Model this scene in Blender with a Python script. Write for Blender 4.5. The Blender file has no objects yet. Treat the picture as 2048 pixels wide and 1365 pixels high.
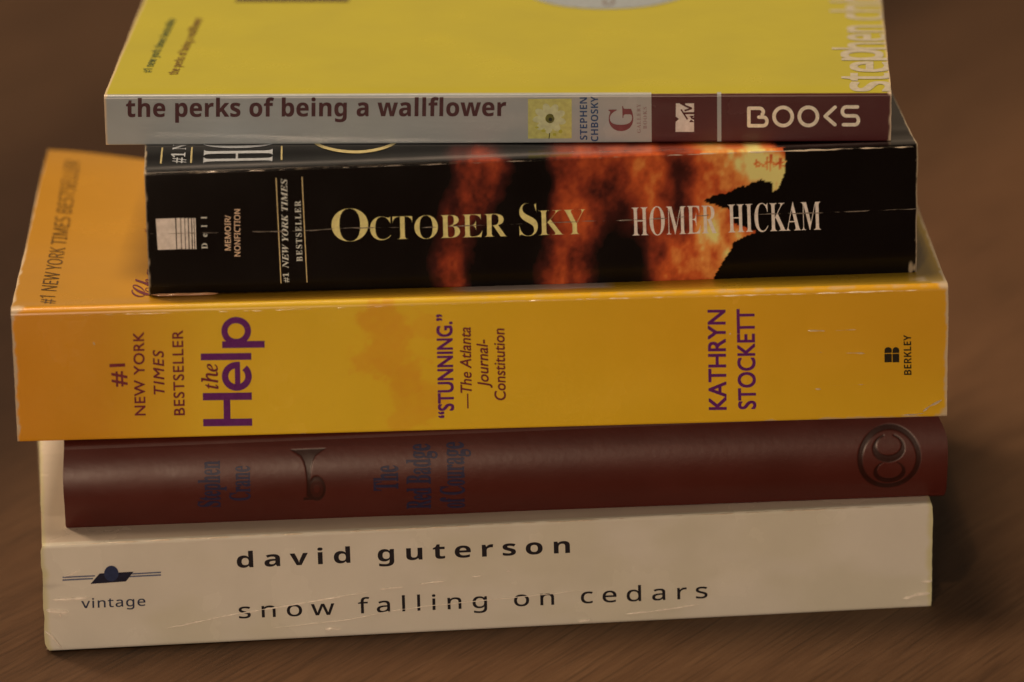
import bpy, bmesh, math
import numpy as np
from mathutils import Matrix, Vector

CM = 0.01
sc = bpy.context.scene
COL = sc.collection

# ------------------------------------------------------------------ camera
FPX, PITCH, ROLL = 10368.4, math.radians(18.5158), math.radians(1.1101)
CAM = np.array([0.0, -107.879, 42.565])            # cm
_fw = np.array([0, math.cos(PITCH), -math.sin(PITCH)])
_up = np.array([0, math.sin(PITCH), math.cos(PITCH)])
_rt = np.array([1.0, 0, 0])
_cr, _sr = math.cos(ROLL), math.sin(ROLL)
RC = _rt * _cr - _up * _sr
UC = _rt * _sr + _up * _cr
cam = bpy.data.cameras.new('camera')
cam.sensor_width = 36.0
cam.lens = FPX / 2048 * 36.0
cam.clip_start, cam.clip_end = 0.05, 50
cam.dof.use_dof = True
cam.dof.focus_distance = 1.143
cam.dof.aperture_fstop = 6.8
cam.dof.aperture_blades = 7
camo = bpy.data.objects.new('camera', cam)
COL.objects.link(camo)
m = Matrix.Identity(4)
for i in range(3):
    m[i][0], m[i][1], m[i][2], m[i][3] = RC[i], UC[i], -_fw[i], CAM[i] * CM
camo.matrix_world = m
sc.camera = camo

# ------------------------------------------------------------------ light
world = bpy.data.worlds.new('World')
sc.world = world
world.use_nodes = True
bg = world.node_tree.nodes['Background']
# dim room: the far side, behind the stack, is a little brighter near the horizon
_nt = world.node_tree
_tc = _nt.nodes.new('ShaderNodeTexCoord')
_sp = _nt.nodes.new('ShaderNodeSeparateXYZ')
_nt.links.new(_tc.outputs['Generated'], _sp.inputs[0])
_my = _nt.nodes.new('ShaderNodeMapRange')
_my.interpolation_type = 'SMOOTHSTEP'
_my.inputs[1].default_value, _my.inputs[2].default_value = .2, .9
_my.inputs[3].default_value, _my.inputs[4].default_value = 0, .20
_nt.links.new(_sp.outputs['Y'], _my.inputs[0])
_mz = _nt.nodes.new('ShaderNodeMapRange')
_mz.interpolation_type = 'SMOOTHSTEP'
_mz.inputs[1].default_value, _mz.inputs[2].default_value = .65, .25
_nt.links.new(_sp.outputs['Z'], _mz.inputs[0])
_mm = _nt.nodes.new('ShaderNodeMath')
_mm.operation = 'MULTIPLY_ADD'
_mm.inputs[2].default_value = .05
_nt.links.new(_my.outputs[0], _mm.inputs[0])
_nt.links.new(_mz.outputs[0], _mm.inputs[1])
_nt.links.new(_mm.outputs[0], bg.inputs[1])
bg.inputs[0].default_value = (1.0, 0.72, 0.47, 1)


def area_lamp(name, loc, target, size, power, color):
    d = bpy.data.lights.new(name, 'AREA')
    d.shape = 'DISK'
    d.size = size
    d.energy = power
    d.color = color
    o = bpy.data.objects.new(name, d)
    COL.objects.link(o)
    o.location = loc
    o.rotation_euler = (Vector(target) - Vector(loc)).to_track_quat('-Z', 'Y').to_euler()
    return o


# large lamp almost overhead, a little behind the stack: soft shadow in front of it
area_lamp('ceiling_lamp', (-0.30, 0.28, 1.58), (0, 0, 0.05), 0.50, 20, (1.0, 0.71, 0.46))
# lower lamp behind on the left: reaches in under the overhanging books
area_lamp('side_lamp', (-2.1, 1.9, 1.19), (0, 0, 0.05), 0.62, 68, (1.0, 0.68, 0.42))
# small unseen light added above and in front for glints on folds and edges
area_lamp('glint_light', (-0.15, -0.80, 1.85), (0, 0, 0.05), 0.04, 3.2, (1.0, 0.72, 0.46))
# low room lamp in front: lights the spines
area_lamp('room_lamp', (-0.30, -2.32, 0.27), (0, 0, 0.05), 0.28, 19.6, (1.0, 0.70, 0.48))

sc.view_settings.view_transform = 'Standard'
sc.view_settings.look = 'None'
sc.view_settings.exposure = 0
sc.view_settings.gamma = 1
sc.view_settings.use_curve_mapping = False
sc.render.engine = 'CYCLES'
sc.cycles.use_denoising = True
sc.cycles.max_bounces = 8

# ------------------------------------------------------------------ helpers
E_SPINE = np.array([.456, .318, .205])
E_TOP = np.array([1.16, .80, .53])


def lin(c):
    c = np.asarray(c, float) / 255.0
    return np.where(c <= .04045, c / 12.92, ((c + .055) / 1.055) ** 2.4)


def ink(r, g, b, top=False):
    """colour of print: what was read off divided by the light falling on it"""
    return np.clip(lin((r, g, b)) / (E_TOP if top else E_SPINE), .0015, .88)


_rng = np.random.RandomState(7)
_TAB = _rng.rand(256, 256)


def vnoise(x, y, seed=0):
    x = np.asarray(x, float) + seed * 37.13
    y = np.asarray(y, float) + seed * 17.71
    xi, yi = np.floor(x).astype(int), np.floor(y).astype(int)
    fx, fy = x - xi, y - yi
    fx, fy = fx * fx * (3 - 2 * fx), fy * fy * (3 - 2 * fy)
    g = lambda a, b: _TAB[a % 256, b % 256]
    return (g(xi, yi) * (1 - fx) + g(xi + 1, yi) * fx) * (1 - fy) + (g(xi, yi + 1) * (1 - fx) + g(xi + 1, yi + 1) * fx) * fy


def fbm(x, y, seed=0, oct=4):
    s, a, t = 0, .5, 0
    for i in range(oct):
        s = s + a * vnoise(np.asarray(x) * 2 ** i, np.asarray(y) * 2 ** i, seed + i)
        t += a
        a *= .5
    return s / t


def sstep(a, b, x):
    t = np.clip((x - a) / (b - a), 0, 1)
    return t * t * (3 - 2 * t)


def mixc(c, d, f):
    f = np.asarray(f)[..., None]
    return c * (1 - f) + np.asarray(d) * f


def nodes_of(mat):
    nt = mat.node_tree
    return nt, nt.nodes, nt.links


def print_material(name, rough=.35, spec=.5, grain=60, bump=.05, coat=0.0, mottle=.06):
    mt = bpy.data.materials.new(name)
    mt.use_nodes = True
    nt, n, l = nodes_of(mt)
    b = n['Principled BSDF']
    at = n.new('ShaderNodeAttribute')
    at.attribute_name = 'print'
    tc = n.new('ShaderNodeTexCoord')
    nz = n.new('ShaderNodeTexNoise')
    nz.inputs['Scale'].default_value = grain * 6
    nz.inputs['Detail'].default_value = 4
    l.new(tc.outputs['Object'], nz.inputs['Vector'])
    nz2 = n.new('ShaderNodeTexNoise')
    nz2.inputs['Scale'].default_value = grain
    nz2.inputs['Detail'].default_value = 5
    l.new(tc.outputs['Object'], nz2.inputs['Vector'])
    mr = n.new('ShaderNodeMapRange')
    mr.inputs[1].default_value, mr.inputs[2].default_value = .3, .7
    mr.inputs[3].default_value, mr.inputs[4].default_value = 1 - mottle, 1 + mottle
    l.new(nz2.outputs['Fac'], mr.inputs[0])
    mx = n.new('ShaderNodeVectorMath')
    mx.operation = 'SCALE'
    l.new(at.outputs['Color'], mx.inputs[0])
    l.new(mr.outputs[0], mx.inputs['Scale'])
    l.new(mx.outputs[0], b.inputs['Base Color'])
    rr = n.new('ShaderNodeMapRange')
    rr.inputs[3].default_value, rr.inputs[4].default_value = rough - .06, rough + .1
    l.new(nz2.outputs['Fac'], rr.inputs[0])
    l.new(rr.outputs[0], b.inputs['Roughness'])
    b.inputs['Specular IOR Level'].default_value = spec
    b.inputs['Coat Weight'].default_value = coat
    b.inputs['Coat Roughness'].default_value = .12
    bp = n.new('ShaderNodeBump')
    bp.inputs['Strength'].default_value = bump
    bp.inputs['Distance'].default_value = .0004
    l.new(nz.outputs['Fac'], bp.inputs['Height'])
    l.new(bp.outputs[0], b.inputs['Normal'])
    return mt


_inks = {}


def ink_material(name, col, rough=.22, spec=.3):
    key = (name, tuple(np.round(col, 4)))
    if key in _inks:
        return _inks[key]
    mt = bpy.data.materials.new(name)
    mt.use_nodes = True
    nt, n, l = nodes_of(mt)
    b = n['Principled BSDF']
    tc = n.new('ShaderNodeTexCoord')
    nz = n.new('ShaderNodeTexNoise')
    nz.inputs['Scale'].default_value = 900
    nz.inputs['Detail'].default_value = 3
    l.new(tc.outputs['Object'], nz.inputs['Vector'])
    mr = n.new('ShaderNodeMapRange')
    mr.inputs[1].default_value, mr.inputs[2].default_value = .3, .7
    mr.inputs[3].default_value, mr.inputs[4].default_value = .88, 1.12
    l.new(nz.outputs['Fac'], mr.inputs[0])
    mx = n.new('ShaderNodeVectorMath')
    mx.operation = 'SCALE'
    mx.inputs[0].default_value = tuple(col)
    l.new(mr.outputs[0], mx.inputs['Scale'])
    l.new(mx.outputs[0], b.inputs['Base Color'])
    b.inputs['Roughness'].default_value = rough
    b.inputs['Specular IOR Level'].default_value = spec
    _inks[key] = mt
    return mt


def page_material(name, col):
    mt = bpy.data.materials.new(name)
    mt.use_nodes = True
    nt, n, l = nodes_of(mt)
    b = n['Principled BSDF']
    tc = n.new('ShaderNodeTexCoord')
    mp = n.new('ShaderNodeMapping')
    mp.inputs['Scale'].default_value = (30, 30, 9000)
    l.new(tc.outputs['Object'], mp.inputs[0])
    nz = n.new('ShaderNodeTexNoise')
    nz.inputs['Scale'].default_value = 1
    nz.inputs['Detail'].default_value = 3
    l.new(mp.outputs[0], nz.inputs['Vector'])
    cr = n.new('ShaderNodeValToRGB')
    cr.color_ramp.elements[0].position = .3
    cr.color_ramp.elements[1].position = .7
    cr.color_ramp.elements[0].color = (*(np.array(col) * .6), 1)
    cr.color_ramp.elements[1].color = (*col, 1)
    l.new(nz.outputs['Fac'], cr.inputs[0])
    l.new(cr.outputs[0], b.inputs['Base Color'])
    b.inputs['Roughness'].default_value = .8
    bp = n.new('ShaderNodeBump')
    bp.inputs['Strength'].default_value = .4
    bp.inputs['Distance'].default_value = .0003
    l.new(nz.outputs['Fac'], bp.inputs['Height'])
    l.new(bp.outputs[0], b.inputs['Normal'])
    return mt


def link(name, me, parent=None, mat=None):
    o = bpy.data.objects.new(name, me)
    COL.objects.link(o)
    if parent is not None:
        o.parent = parent
    if mat is not None:
        me.materials.append(mat)
    return o


def project(P):
    d = np.asarray(P) - CAM
    z = d @ _fw
    return np.stack([1024 + FPX * (d @ RC) / z, 682.5 - FPX * (d @ UC) / z], -1)


def ray(px, py):
    d = _fw + RC * (px - 1024) / FPX + UC * (682.5 - py) / FPX
    return d / np.linalg.norm(d)


PAPER = np.array([.62, .52, .40])


class Book:
    """local frame in cm: x along the spine, y away from the viewer, z up; spine on y = 0"""

    def __init__(s, name, label, x, y, z, yaw, L, t, depth, tilt=0, rt=.08, rb=.06, th=.035, bulge=0., wob=.012, seed=1):
        s.L, s.t, s.depth, s.rt, s.rb, s.th, s.bulge, s.wob, s.seed = L, t, depth, rt, rb, th, bulge, wob, seed
        s.R = np.array((Matrix.Rotation(-yaw, 3, 'Z') @ Matrix.Rotation(-tilt, 3, 'Y')))
        s.T = np.array([x, y, z])
        e = bpy.data.objects.new(name, None)
        e.empty_display_size = .05
        COL.objects.link(e)
        mw = Matrix([list(s.R[i]) + [s.T[i] * CM] for i in range(3)] + [[0, 0, 0, 1]])
        e.matrix_world = mw
        e['label'] = label
        e['category'] = 'book'
        e['group'] = 'books in the stack'
        s.root = e
        s.zl, s.zr = (0, t), (0, t)
        s.rag = .012
        s.skew = lambda d, sg: 0 * d
        s.hinge = lambda x, d: 0 * d
        s.endshift = lambda q, sg: 0 * q
        s.relief = lambda x, z: 0 * x

    # --- heights of the spine's lower and upper edge along x
    def zb(s, x):
        f = (np.asarray(x) + s.L / 2) / s.L
        return s.zl[0] * (1 - f) + s.zr[0] * f

    def zt(s, x):
        f = (np.asarray(x) + s.L / 2) / s.L
        return s.zl[1] * (1 - f) + s.zr[1] * f

    def front(s, x, z):
        x, z = np.asarray(x, float), np.asarray(z, float)
        zb, zt = s.zb(x), s.zt(x)
        q = np.clip((z - zb) / (zt - zb), 0, 1) * 2 - 1
        y = -s.bulge * (1 - np.abs(q) ** 2.0)
        y = y + s.wob * 2 * (fbm(x * .35, z * .5, s.seed, 2) - .5) * (1 - np.abs(q) ** 4)
        return y + s.relief(x, z)

    def top(s, x, d):
        x, d = np.asarray(x, float), np.asarray(d, float)
        return s.zt(x) + s.hinge(x, d) + .015 * (fbm(x * .3, d * .3, s.seed + 9, 2) - .5)

    def world(s, P):
        return np.asarray(P) @ s.R.T + s.T

    def hit(s, px, py, on='spine'):
        """point of the spine (x, z) or of the front cover (x, depth) seen at a place of the photograph"""
        D = s.R.T @ ray(px, py)
        O = s.R.T @ (CAM - s.T)
        v = 0.0 if on == 'spine' else s.t
        for k in range(8):
            if on == 'spine':
                P = O + D * (v - O[1]) / D[1]
                v = float(s.front(P[0], P[2]))
            else:
                P = O + D * (v - O[2]) / D[2]
                v = float(s.top(P[0], max(P[1], 0)))
        return np.array([P[0], P[2] if on == 'spine' else P[1]])

    def corners(s, tl, tr, bl, br):
        c = [s.hit(*p) for p in (tl, tr, bl, br)]
        xl, xr = (c[0][0] + c[2][0]) / 2, (c[1][0] + c[3][0]) / 2
        s.root.location = tuple((s.T + s.R @ np.array([(xl + xr) / 2, 0, 0])) * CM)
        s.T = s.T + s.R @ np.array([(xl + xr) / 2, 0, 0])
        s.L = xr - xl
        s.zl, s.zr = (c[2][1], c[0][1]), (c[3][1], c[1][1])
        s.t = (s.zl[1] + s.zr[1]) / 2

    def art_frame(s):
        """affine map from spine cm to the artwork's own units"""
        P = np.array([[-s.L / 2, 0, .2], [s.L / 2, 0, .2], [-s.L / 2, 0, s.t - .1]])
        q = project(s.world(P))
        ax = (q[1] - q[0]) / s.L
        az = (q[2] - q[0]) / (s.t - .3)
        return lambda x, z: q[0] + np.asarray(x + s.L / 2)[..., None] * ax + np.asarray(z - .2)[..., None] * az

    def surf(s, on, a, b, eps=.0):
        if on == 'spine':
            return np.stack([a, s.front(a, b) - eps, b], -1)
        return np.stack([a, b, s.top(a, b) + eps], -1)


def breaks(lo, hi, step, extra=(), fine=.4, fstep=.03):
    v = list(np.arange(lo + fine, hi - fine, step)) + list(np.arange(lo, lo + fine, fstep)) + list(np.arange(hi - fine, hi, fstep)) + [hi]
    ex = [e for e in extra if lo < e < hi]
    v = [a for a in v if all(abs(a - e) > .004 for e in ex)] + ex
    return np.array(sorted(v))


def sheet(name, book, xs, rows, colf, mat, th=None, parent=None):
    """rows: list of (func(x)->(y,z), zparam(x), dparam); a card of real thickness"""
    th = book.th if th is None else th
    nx, nr = len(xs), len(rows)
    P = np.zeros((nr, nx, 3))
    Zp = np.zeros((nr, nx))
    Dp = np.zeros((nr, nx))
    for j, (f, zf, d) in enumerate(rows):
        y, z = f(xs)
        P[j, :, 0], P[j, :, 1], P[j, :, 2] = xs, y, z
        Zp[j] = zf(xs)
        Dp[j] = d
    # ragged ends
    sgn = np.sign(xs)[None, :]
    ramp = np.clip((np.abs(xs)[None, :] - (book.L / 2 - .5)) / .5, 0, 1) ** 1.5
    rag = book.rag * 2 * (fbm(Zp * 3 + sgn * 7, Dp * 1.5, book.seed + 3, 3) - .5) + book.endshift((Zp - book.zb(xs)[None, :]) / book.t, sgn) + book.skew(Dp, sgn)
    P[:, :, 0] += np.where(np.isfinite(rag), rag, 0) * sgn * ramp
    du = np.gradient(P, axis=1)
    dv = np.gradient(P, axis=0)
    N = np.cross(du, dv)
    N /= np.linalg.norm(N, axis=2, keepdims=True) + 1e-12
    Q = P - N * th
    idx = np.arange(nr * nx).reshape(nr, nx)
    verts = [P.reshape(-1, 3), Q.reshape(-1, 3)]
    faces, cols = [], []
    a, b, c, d = idx[:-1, :-1], idx[:-1, 1:], idx[1:, 1:], idx[1:, :-1]
    F = np.stack([a, b, c, d], -1).reshape(-1, 4)
    X = np.broadcast_to(xs[None, :], (nr, nx))

    def cornerp(A):
        C = np.stack([A[:-1, :-1], A[:-1, 1:], A[1:, 1:], A[1:, :-1]], -1)
        return C * .96 + C.mean(-1, keepdims=True) * .04
    cx, cz, cd = cornerp(X), cornerp(Zp), cornerp(Dp)
    C = colf(cx.reshape(-1), cz.reshape(-1), cd.reshape(-1))
    faces.append(F)
    cols.append(C)
    off = nr * nx
    F2 = F[:, ::-1] + off
    faces.append(F2)
    cols.append(np.tile(PAPER, (len(F2) * 4, 1)))
    # rim with vertices of its own
    loop = np.concatenate([idx[0, :], idx[1:, -1], idx[-1, -2::-1], idx[-2:0:-1, 0]])
    po, qo = P.reshape(-1, 3)[loop], Q.reshape(-1, 3)[loop]
    base = 2 * nr * nx
    verts += [po, qo]
    n = len(loop)
    i = np.arange(n)
    k = (i + 1) % n
    FR = np.stack([base + i, base + n + i, base + n + k, base + k], -1)
    faces.append(FR)
    cols.append(np.tile(PAPER * 1.1, (len(FR) * 4, 1)))
    V = np.concatenate(verts) * CM
    FA = np.concatenate(faces)
    CA = np.concatenate(cols)
    me = bpy.data.meshes.new(name)
    me.from_pydata(V.tolist(), [], FA.tolist())
    at = me.attributes.new('print', 'FLOAT_COLOR', 'CORNER')
    at.data.foreach_set('color', np.concatenate([CA, np.ones((len(CA), 1))], 1).astype(np.float32).ravel())
    me.polygons.foreach_set('use_smooth', [True] * len(FA))
    me.update()
    return link(name, me, parent or book.root, mat)


def arc_rows(book, upper=True, n=6):
    rows = []
    r = book.rt if upper else book.rb
    for k in range(n + 1):
        th = k / n * math.pi / 2
        if upper:
            def f(x, th=th):
                z0 = book.zt(x)
                y0 = book.front(x, z0 - r)
                yy = y0 + (r - y0) * (1 - math.cos(th))
                zc = book.top(x, r)
                return yy, (z0 - r) + (zc - (z0 - r)) * math.sin(th)
            rows.append((f, lambda x, th=th: book.zt(x) - r + r * math.sin(th), r * (1 - math.cos(th))))
        else:
            th = math.pi / 2 - th

            def f(x, th=th):
                z0 = book.zb(x)
                y0 = book.front(x, z0 + r)
                return y0 + (r - y0) * (1 - math.cos(th)), z0 + r - r * math.sin(th)
            rows.append((f, lambda x, th=th: book.zb(x) + r - r * math.sin(th), r * (1 - math.cos(th))))
    return rows


def build_cover(book, mats, col_spine, col_top, xbreaks=(), xstep=.12, zstep=.06, lip=.14, zfine=.02):
    xs = breaks(-book.L / 2, book.L / 2, xstep, xbreaks)
    rt, rb = book.rt, book.rb
    rows = [((lambda x: (0 * x + lip, book.zb(x))), book.zb, lip)]
    rows += arc_rows(book, False)
    qs = breaks(0, 1, zstep / book.t, (), .12, zfine / book.t)
    for q in qs[1:-1]:
        def zf(x, q=q):
            return book.zb(x) + rb + (book.zt(x) - rt - book.zb(x) - rb) * q
        rows.append(((lambda x, zf=zf: (book.front(x, zf(x)), zf(x))), zf, 0.0))
    rows += arc_rows(book, True)
    rows.append(((lambda x: (0 * x + lip, book.top(x, lip))), book.zt, lip))
    spine = sheet('spine', book, xs, rows, col_spine, mats)
    xc = breaks(-book.L / 2, book.L / 2, max(xstep, .16), xbreaks)
    ds = np.concatenate([[lip], np.arange(lip + .1, min(3, book.depth), .1), np.arange(3, book.depth, .35), [book.depth]])
    crow = [((lambda x, d=d: (0 * x + d, book.top(x, 0 * x + d))), book.zt, float(d)) for d in ds]
    front = sheet('front_cover', book, xc, crow, col_top, mats)
    brow = [((lambda x, d=d: (0 * x + d, book.zb(x))), book.zb, float(d)) for d in ds[::-1]]
    back = sheet('back_cover', book, xc, brow, col_top, mats)
    book.spine, book.cover = spine, front
    return spine, front, back


def page_block(book, mat, inset=.03, yin=.05):
    bm = bmesh.new()
    n = 24
    xs = np.linspace(-book.L / 2 + inset, book.L / 2 - inset, n)
    ds = np.array([yin, .3, .6, 1, 1.6, 2.4, 4, 7, book.depth - max(inset, .03)])
    sk = lambda x, d: x + float(book.skew(d, np.sign(x))) * np.sign(x) * max(0, (abs(x) - book.L / 2 + 1.2) / 1.2)
    T = [[bm.verts.new((sk(x, d) * CM, d * CM, (float(book.top(x, d)) - book.th - .004) * CM)) for d in ds] for x in xs]
    B = [[bm.verts.new((sk(x, d) * CM, d * CM, (float(book.zb(x)) + book.th + .004) * CM)) for d in ds] for x in xs]
    for i in range(n - 1):
        for j in range(len(ds) - 1):
            bm.faces.new((T[i][j], T[i + 1][j], T[i + 1][j + 1], T[i][j + 1]))
            bm.faces.new((B[i][j], B[i][j + 1], B[i + 1][j + 1], B[i + 1][j]))
        bm.faces.new((T[i][0], B[i][0], B[i + 1][0], T[i + 1][0]))
        bm.faces.new((T[i][-1], T[i + 1][-1], B[i + 1][-1], B[i][-1]))
    for j in range(len(ds) - 1):
        bm.faces.new((T[0][j], T[0][j + 1], B[0][j + 1], B[0][j]))
        bm.faces.new((T[-1][j], B[-1][j], B[-1][j + 1], T[-1][j + 1]))
    me = bpy.data.meshes.new('page_block')
    bm.to_mesh(me)
    bm.free()
    return link('page_block', me, book.root, mat)


# ------------------------------------------------------------------ lettering
_SETS = {'sb': (0x1D5D4, 0x1D5EE, 0x1D7EC), 's': (0x1D5A0, 0x1D5BA, 0x1D7E2), 'si': (0x1D608, 0x1D622, 0x1D7E2),
         'sbi': (0x1D63C, 0x1D656, 0x1D7EC), 'b': (0x1D400, 0x1D41A, 0x1D7CE), 'i': (0x1D434, 0x1D44E, 0x1D7CE),
         'bi': (0x1D468, 0x1D482, 0x1D7CE), 'script': (0x1D4D0, 0x1D4EA, 0x1D7CE)}


def styled(txt, kind):
    if kind == 'r':
        return txt
    U, l, d = _SETS[kind]
    out = ''
    for c in txt:
        if 'A' <= c <= 'Z':
            out += chr(U + ord(c) - 65)
        elif 'a' <= c <= 'z':
            out += '\u210e' if (kind == 'i' and c == 'h') else chr(l + ord(c) - 97)
        elif c.isdigit():
            out += chr(d + ord(c) - 48)
        else:
            out += c
    return out


def glyph_mesh(txt, kind, track=1.0, weight=0.0, shear=0.0):
    cu = bpy.data.curves.new('glyphs', 'FONT')
    cu.body = styled(txt, kind)
    cu.size = 1
    cu.resolution_u = 5
    cu.space_character = track
    cu.offset = min(weight, 0)
    cu.shear = shear
    o = bpy.data.objects.new('glyphs', cu)
    COL.objects.link(o)
    dg = bpy.context.evaluated_depsgraph_get()
    dg.update()
    me = bpy.data.meshes.new_from_object(o.evaluated_get(dg))
    bpy.data.objects.remove(o)
    bpy.data.curves.remove(cu)
    if weight > 0:                # heavier strokes: four copies a hair apart
        bm = bmesh.new()
        for k, (a, b) in enumerate(((-1, -1), (1, -1), (1, 1), (-1, 1))):
            n0 = len(bm.verts)
            bm.from_mesh(me)
            bm.verts.ensure_lookup_table()
            for v in bm.verts[n0:]:
                v.co.x += a * weight
                v.co.y += b * weight
                v.co.z += k * .0008
        bm.to_mesh(me)
        bm.free()
    return me


def extent(me):
    co = np.empty(len(me.vertices) * 3, np.float32)
    me.vertices.foreach_get('co', co)
    return co.reshape(-1, 3)


_caps = {}


def cap_height(kind):
    if kind not in _caps:
        c = extent(glyph_mesh('H', kind))
        _caps[kind] = float(c[:, 1].max() - c[:, 1].min())
    return _caps[kind]


def lay(me, book, on, P0, U, Vv, name, mat, eps, parent, cell):
    """flat glyph or shape coordinates -> book surface.  U, Vv: surface vectors per unit"""
    bm = bmesh.new()
    bm.from_mesh(me)
    for v in bm.verts:
        q = P0 + U * v.co.x + Vv * v.co.y
        v.co = (q[0], q[1], v.co.z)
    xs = [v.co.x for v in bm.verts]
    ys = [v.co.y for v in bm.verts]
    for axis, (lo, hi), st in ((0, (min(xs), max(xs)), cell[0]), (1, (min(ys), max(ys)), cell[1])):
        g = math.ceil(lo / st) * st
        while g < hi:
            no = (1, 0, 0) if axis == 0 else (0, 1, 0)
            co = (g, 0, 0) if axis == 0 else (0, g, 0)
            bmesh.ops.bisect_plane(bm, geom=bm.verts[:] + bm.edges[:] + bm.faces[:], plane_co=co, plane_no=no, dist=1e-6)
            g += st
    lim = book.L / 2 - .015
    if max(xs) > lim or min(xs) < -lim:
        for sg in (-1, 1):
            bmesh.ops.bisect_plane(bm, geom=bm.verts[:] + bm.edges[:] + bm.faces[:], plane_co=(sg * lim, 0, 0), plane_no=(sg, 0, 0), dist=1e-6, clear_outer=True)
    bmesh.ops.triangulate(bm, faces=bm.faces[:])
    A = np.array([v.co.x for v in bm.verts])
    B = np.array([v.co.y for v in bm.verts])
    P = book.surf(on, A, B, eps + np.array([v.co.z for v in bm.verts])) * CM
    for v, p in zip(bm.verts, P):
        v.co = p
    bm.normal_update()
    want = Vector((0, -1, 0)) if on == 'spine' else Vector((0, 0, 1))
    for f in bm.faces:
        if f.normal.dot(want) < 0:
            f.normal_flip()
    out = bpy.data.meshes.new(name)
    bm.to_mesh(out)
    bm.free()
    return link(name, out, parent, mat)


EPS = .008


def lettering(book, name, txt, kind, p0, p1, h, col, on='spine', hv=None, aspect=None, track=1.0, weight=0.0, eps=EPS,
              rough=.22, spec=.3, cell=(.15, .15), shear=0.0):
    p0, p1 = np.array(p0, float), np.array(p1, float)
    A0, A1 = book.hit(*p0, on), book.hit(*p1, on)
    d = (p1 - p0) / np.linalg.norm(p1 - p0)
    if hv is None:
        hv = np.array([d[1], -d[0]]) * h
    ch = cap_height(kind)
    Hv = (book.hit(*(p0 + np.array(hv)), on) - A0) / ch
    if aspect is not None:        # letters keep their own width; the spacing fills the line
        wpx = np.linalg.norm(p1 - p0)
        want = wpx / (np.linalg.norm(hv) / ch * aspect)
        w = []
        for tr in (1.0, 2.0):
            c = extent(glyph_mesh(txt, kind, tr, weight, shear))
            w.append(c[:, 0].max() - c[:, 0].min())
        track = 1.0 + (want - w[0]) / max(w[1] - w[0], 1e-6)
    me = glyph_mesh(txt, kind, track, weight, shear)
    c = extent(me)
    x0, x1 = c[:, 0].min(), c[:, 0].max()
    U = (A1 - A0) / (x1 - x0)
    return lay(me, book, on, A0 - U * x0, U, Hv, name, ink_material('print_ink', col, rough, spec), eps,
               book.spine if on == 'spine' else book.cover, cell)


def shape_mesh(polys):
    bm = bmesh.new()
    for k, p in enumerate(polys):
        vs = [bm.verts.new((x, y, (k % 9) * .0005)) for x, y in p]
        if len(vs) > 2:
            bm.faces.new(vs)
    bmesh.ops.triangulate(bm, faces=bm.faces[:])
    me = bpy.data.meshes.new('shape')
    bm.to_mesh(me)
    bm.free()
    return me


def marks(book, name, polys, col, on='spine', eps=EPS, rough=.22, spec=.3, cell=(.15, .15), mat=None):
    """flat printed shapes whose outlines are given in the photograph's frame"""
    pp = [[tuple(book.hit(x, y, on)) for x, y in p] for p in polys]
    return lay(shape_mesh(pp), book, on, np.zeros(2), np.array([1., 0]), np.array([0, 1.]), name,
               mat or ink_material('print_ink', col, rough, spec), eps, book.spine if on == 'spine' else book.cover, cell)


def stroke(pts, w, cap=False):
    """a pen stroke of width w as quads plus round joints"""
    P = [np.array(p, float) for p in pts]
    out = []
    for a, b in zip(P[:-1], P[1:]):
        d = (b - a) / (np.linalg.norm(b - a) + 1e-9)
        n = np.array([-d[1], d[0]]) * w / 2
        out.append([tuple(a + n), tuple(b + n), tuple(b - n), tuple(a - n)])
    js = P if cap else P[1:-1]
    for c in js:
        out.append([tuple(c + w / 2 * np.array([math.cos(t), math.sin(t)])) for t in np.linspace(0, 2 * math.pi, 15)[:-1]])
    return out


def ribbon(pts, w):
    """one continuous strip, mitred"""
    P = np.array(pts, float)
    T = np.gradient(P, axis=0)
    T /= np.linalg.norm(T, axis=1, keepdims=True)
    N = np.stack([-T[:, 1], T[:, 0]], 1) * w / 2
    return [[tuple(P[i] + N[i]), tuple(P[i + 1] + N[i + 1]), tuple(P[i + 1] - N[i + 1]), tuple(P[i] - N[i])] for i in range(len(P) - 1)]


def ell(cx, cy, rx, ry, a0, a1, n=24):
    return [(cx + rx * math.cos(math.radians(a)), cy + ry * math.sin(math.radians(a))) for a in np.linspace(a0, a1, n)]


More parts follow.
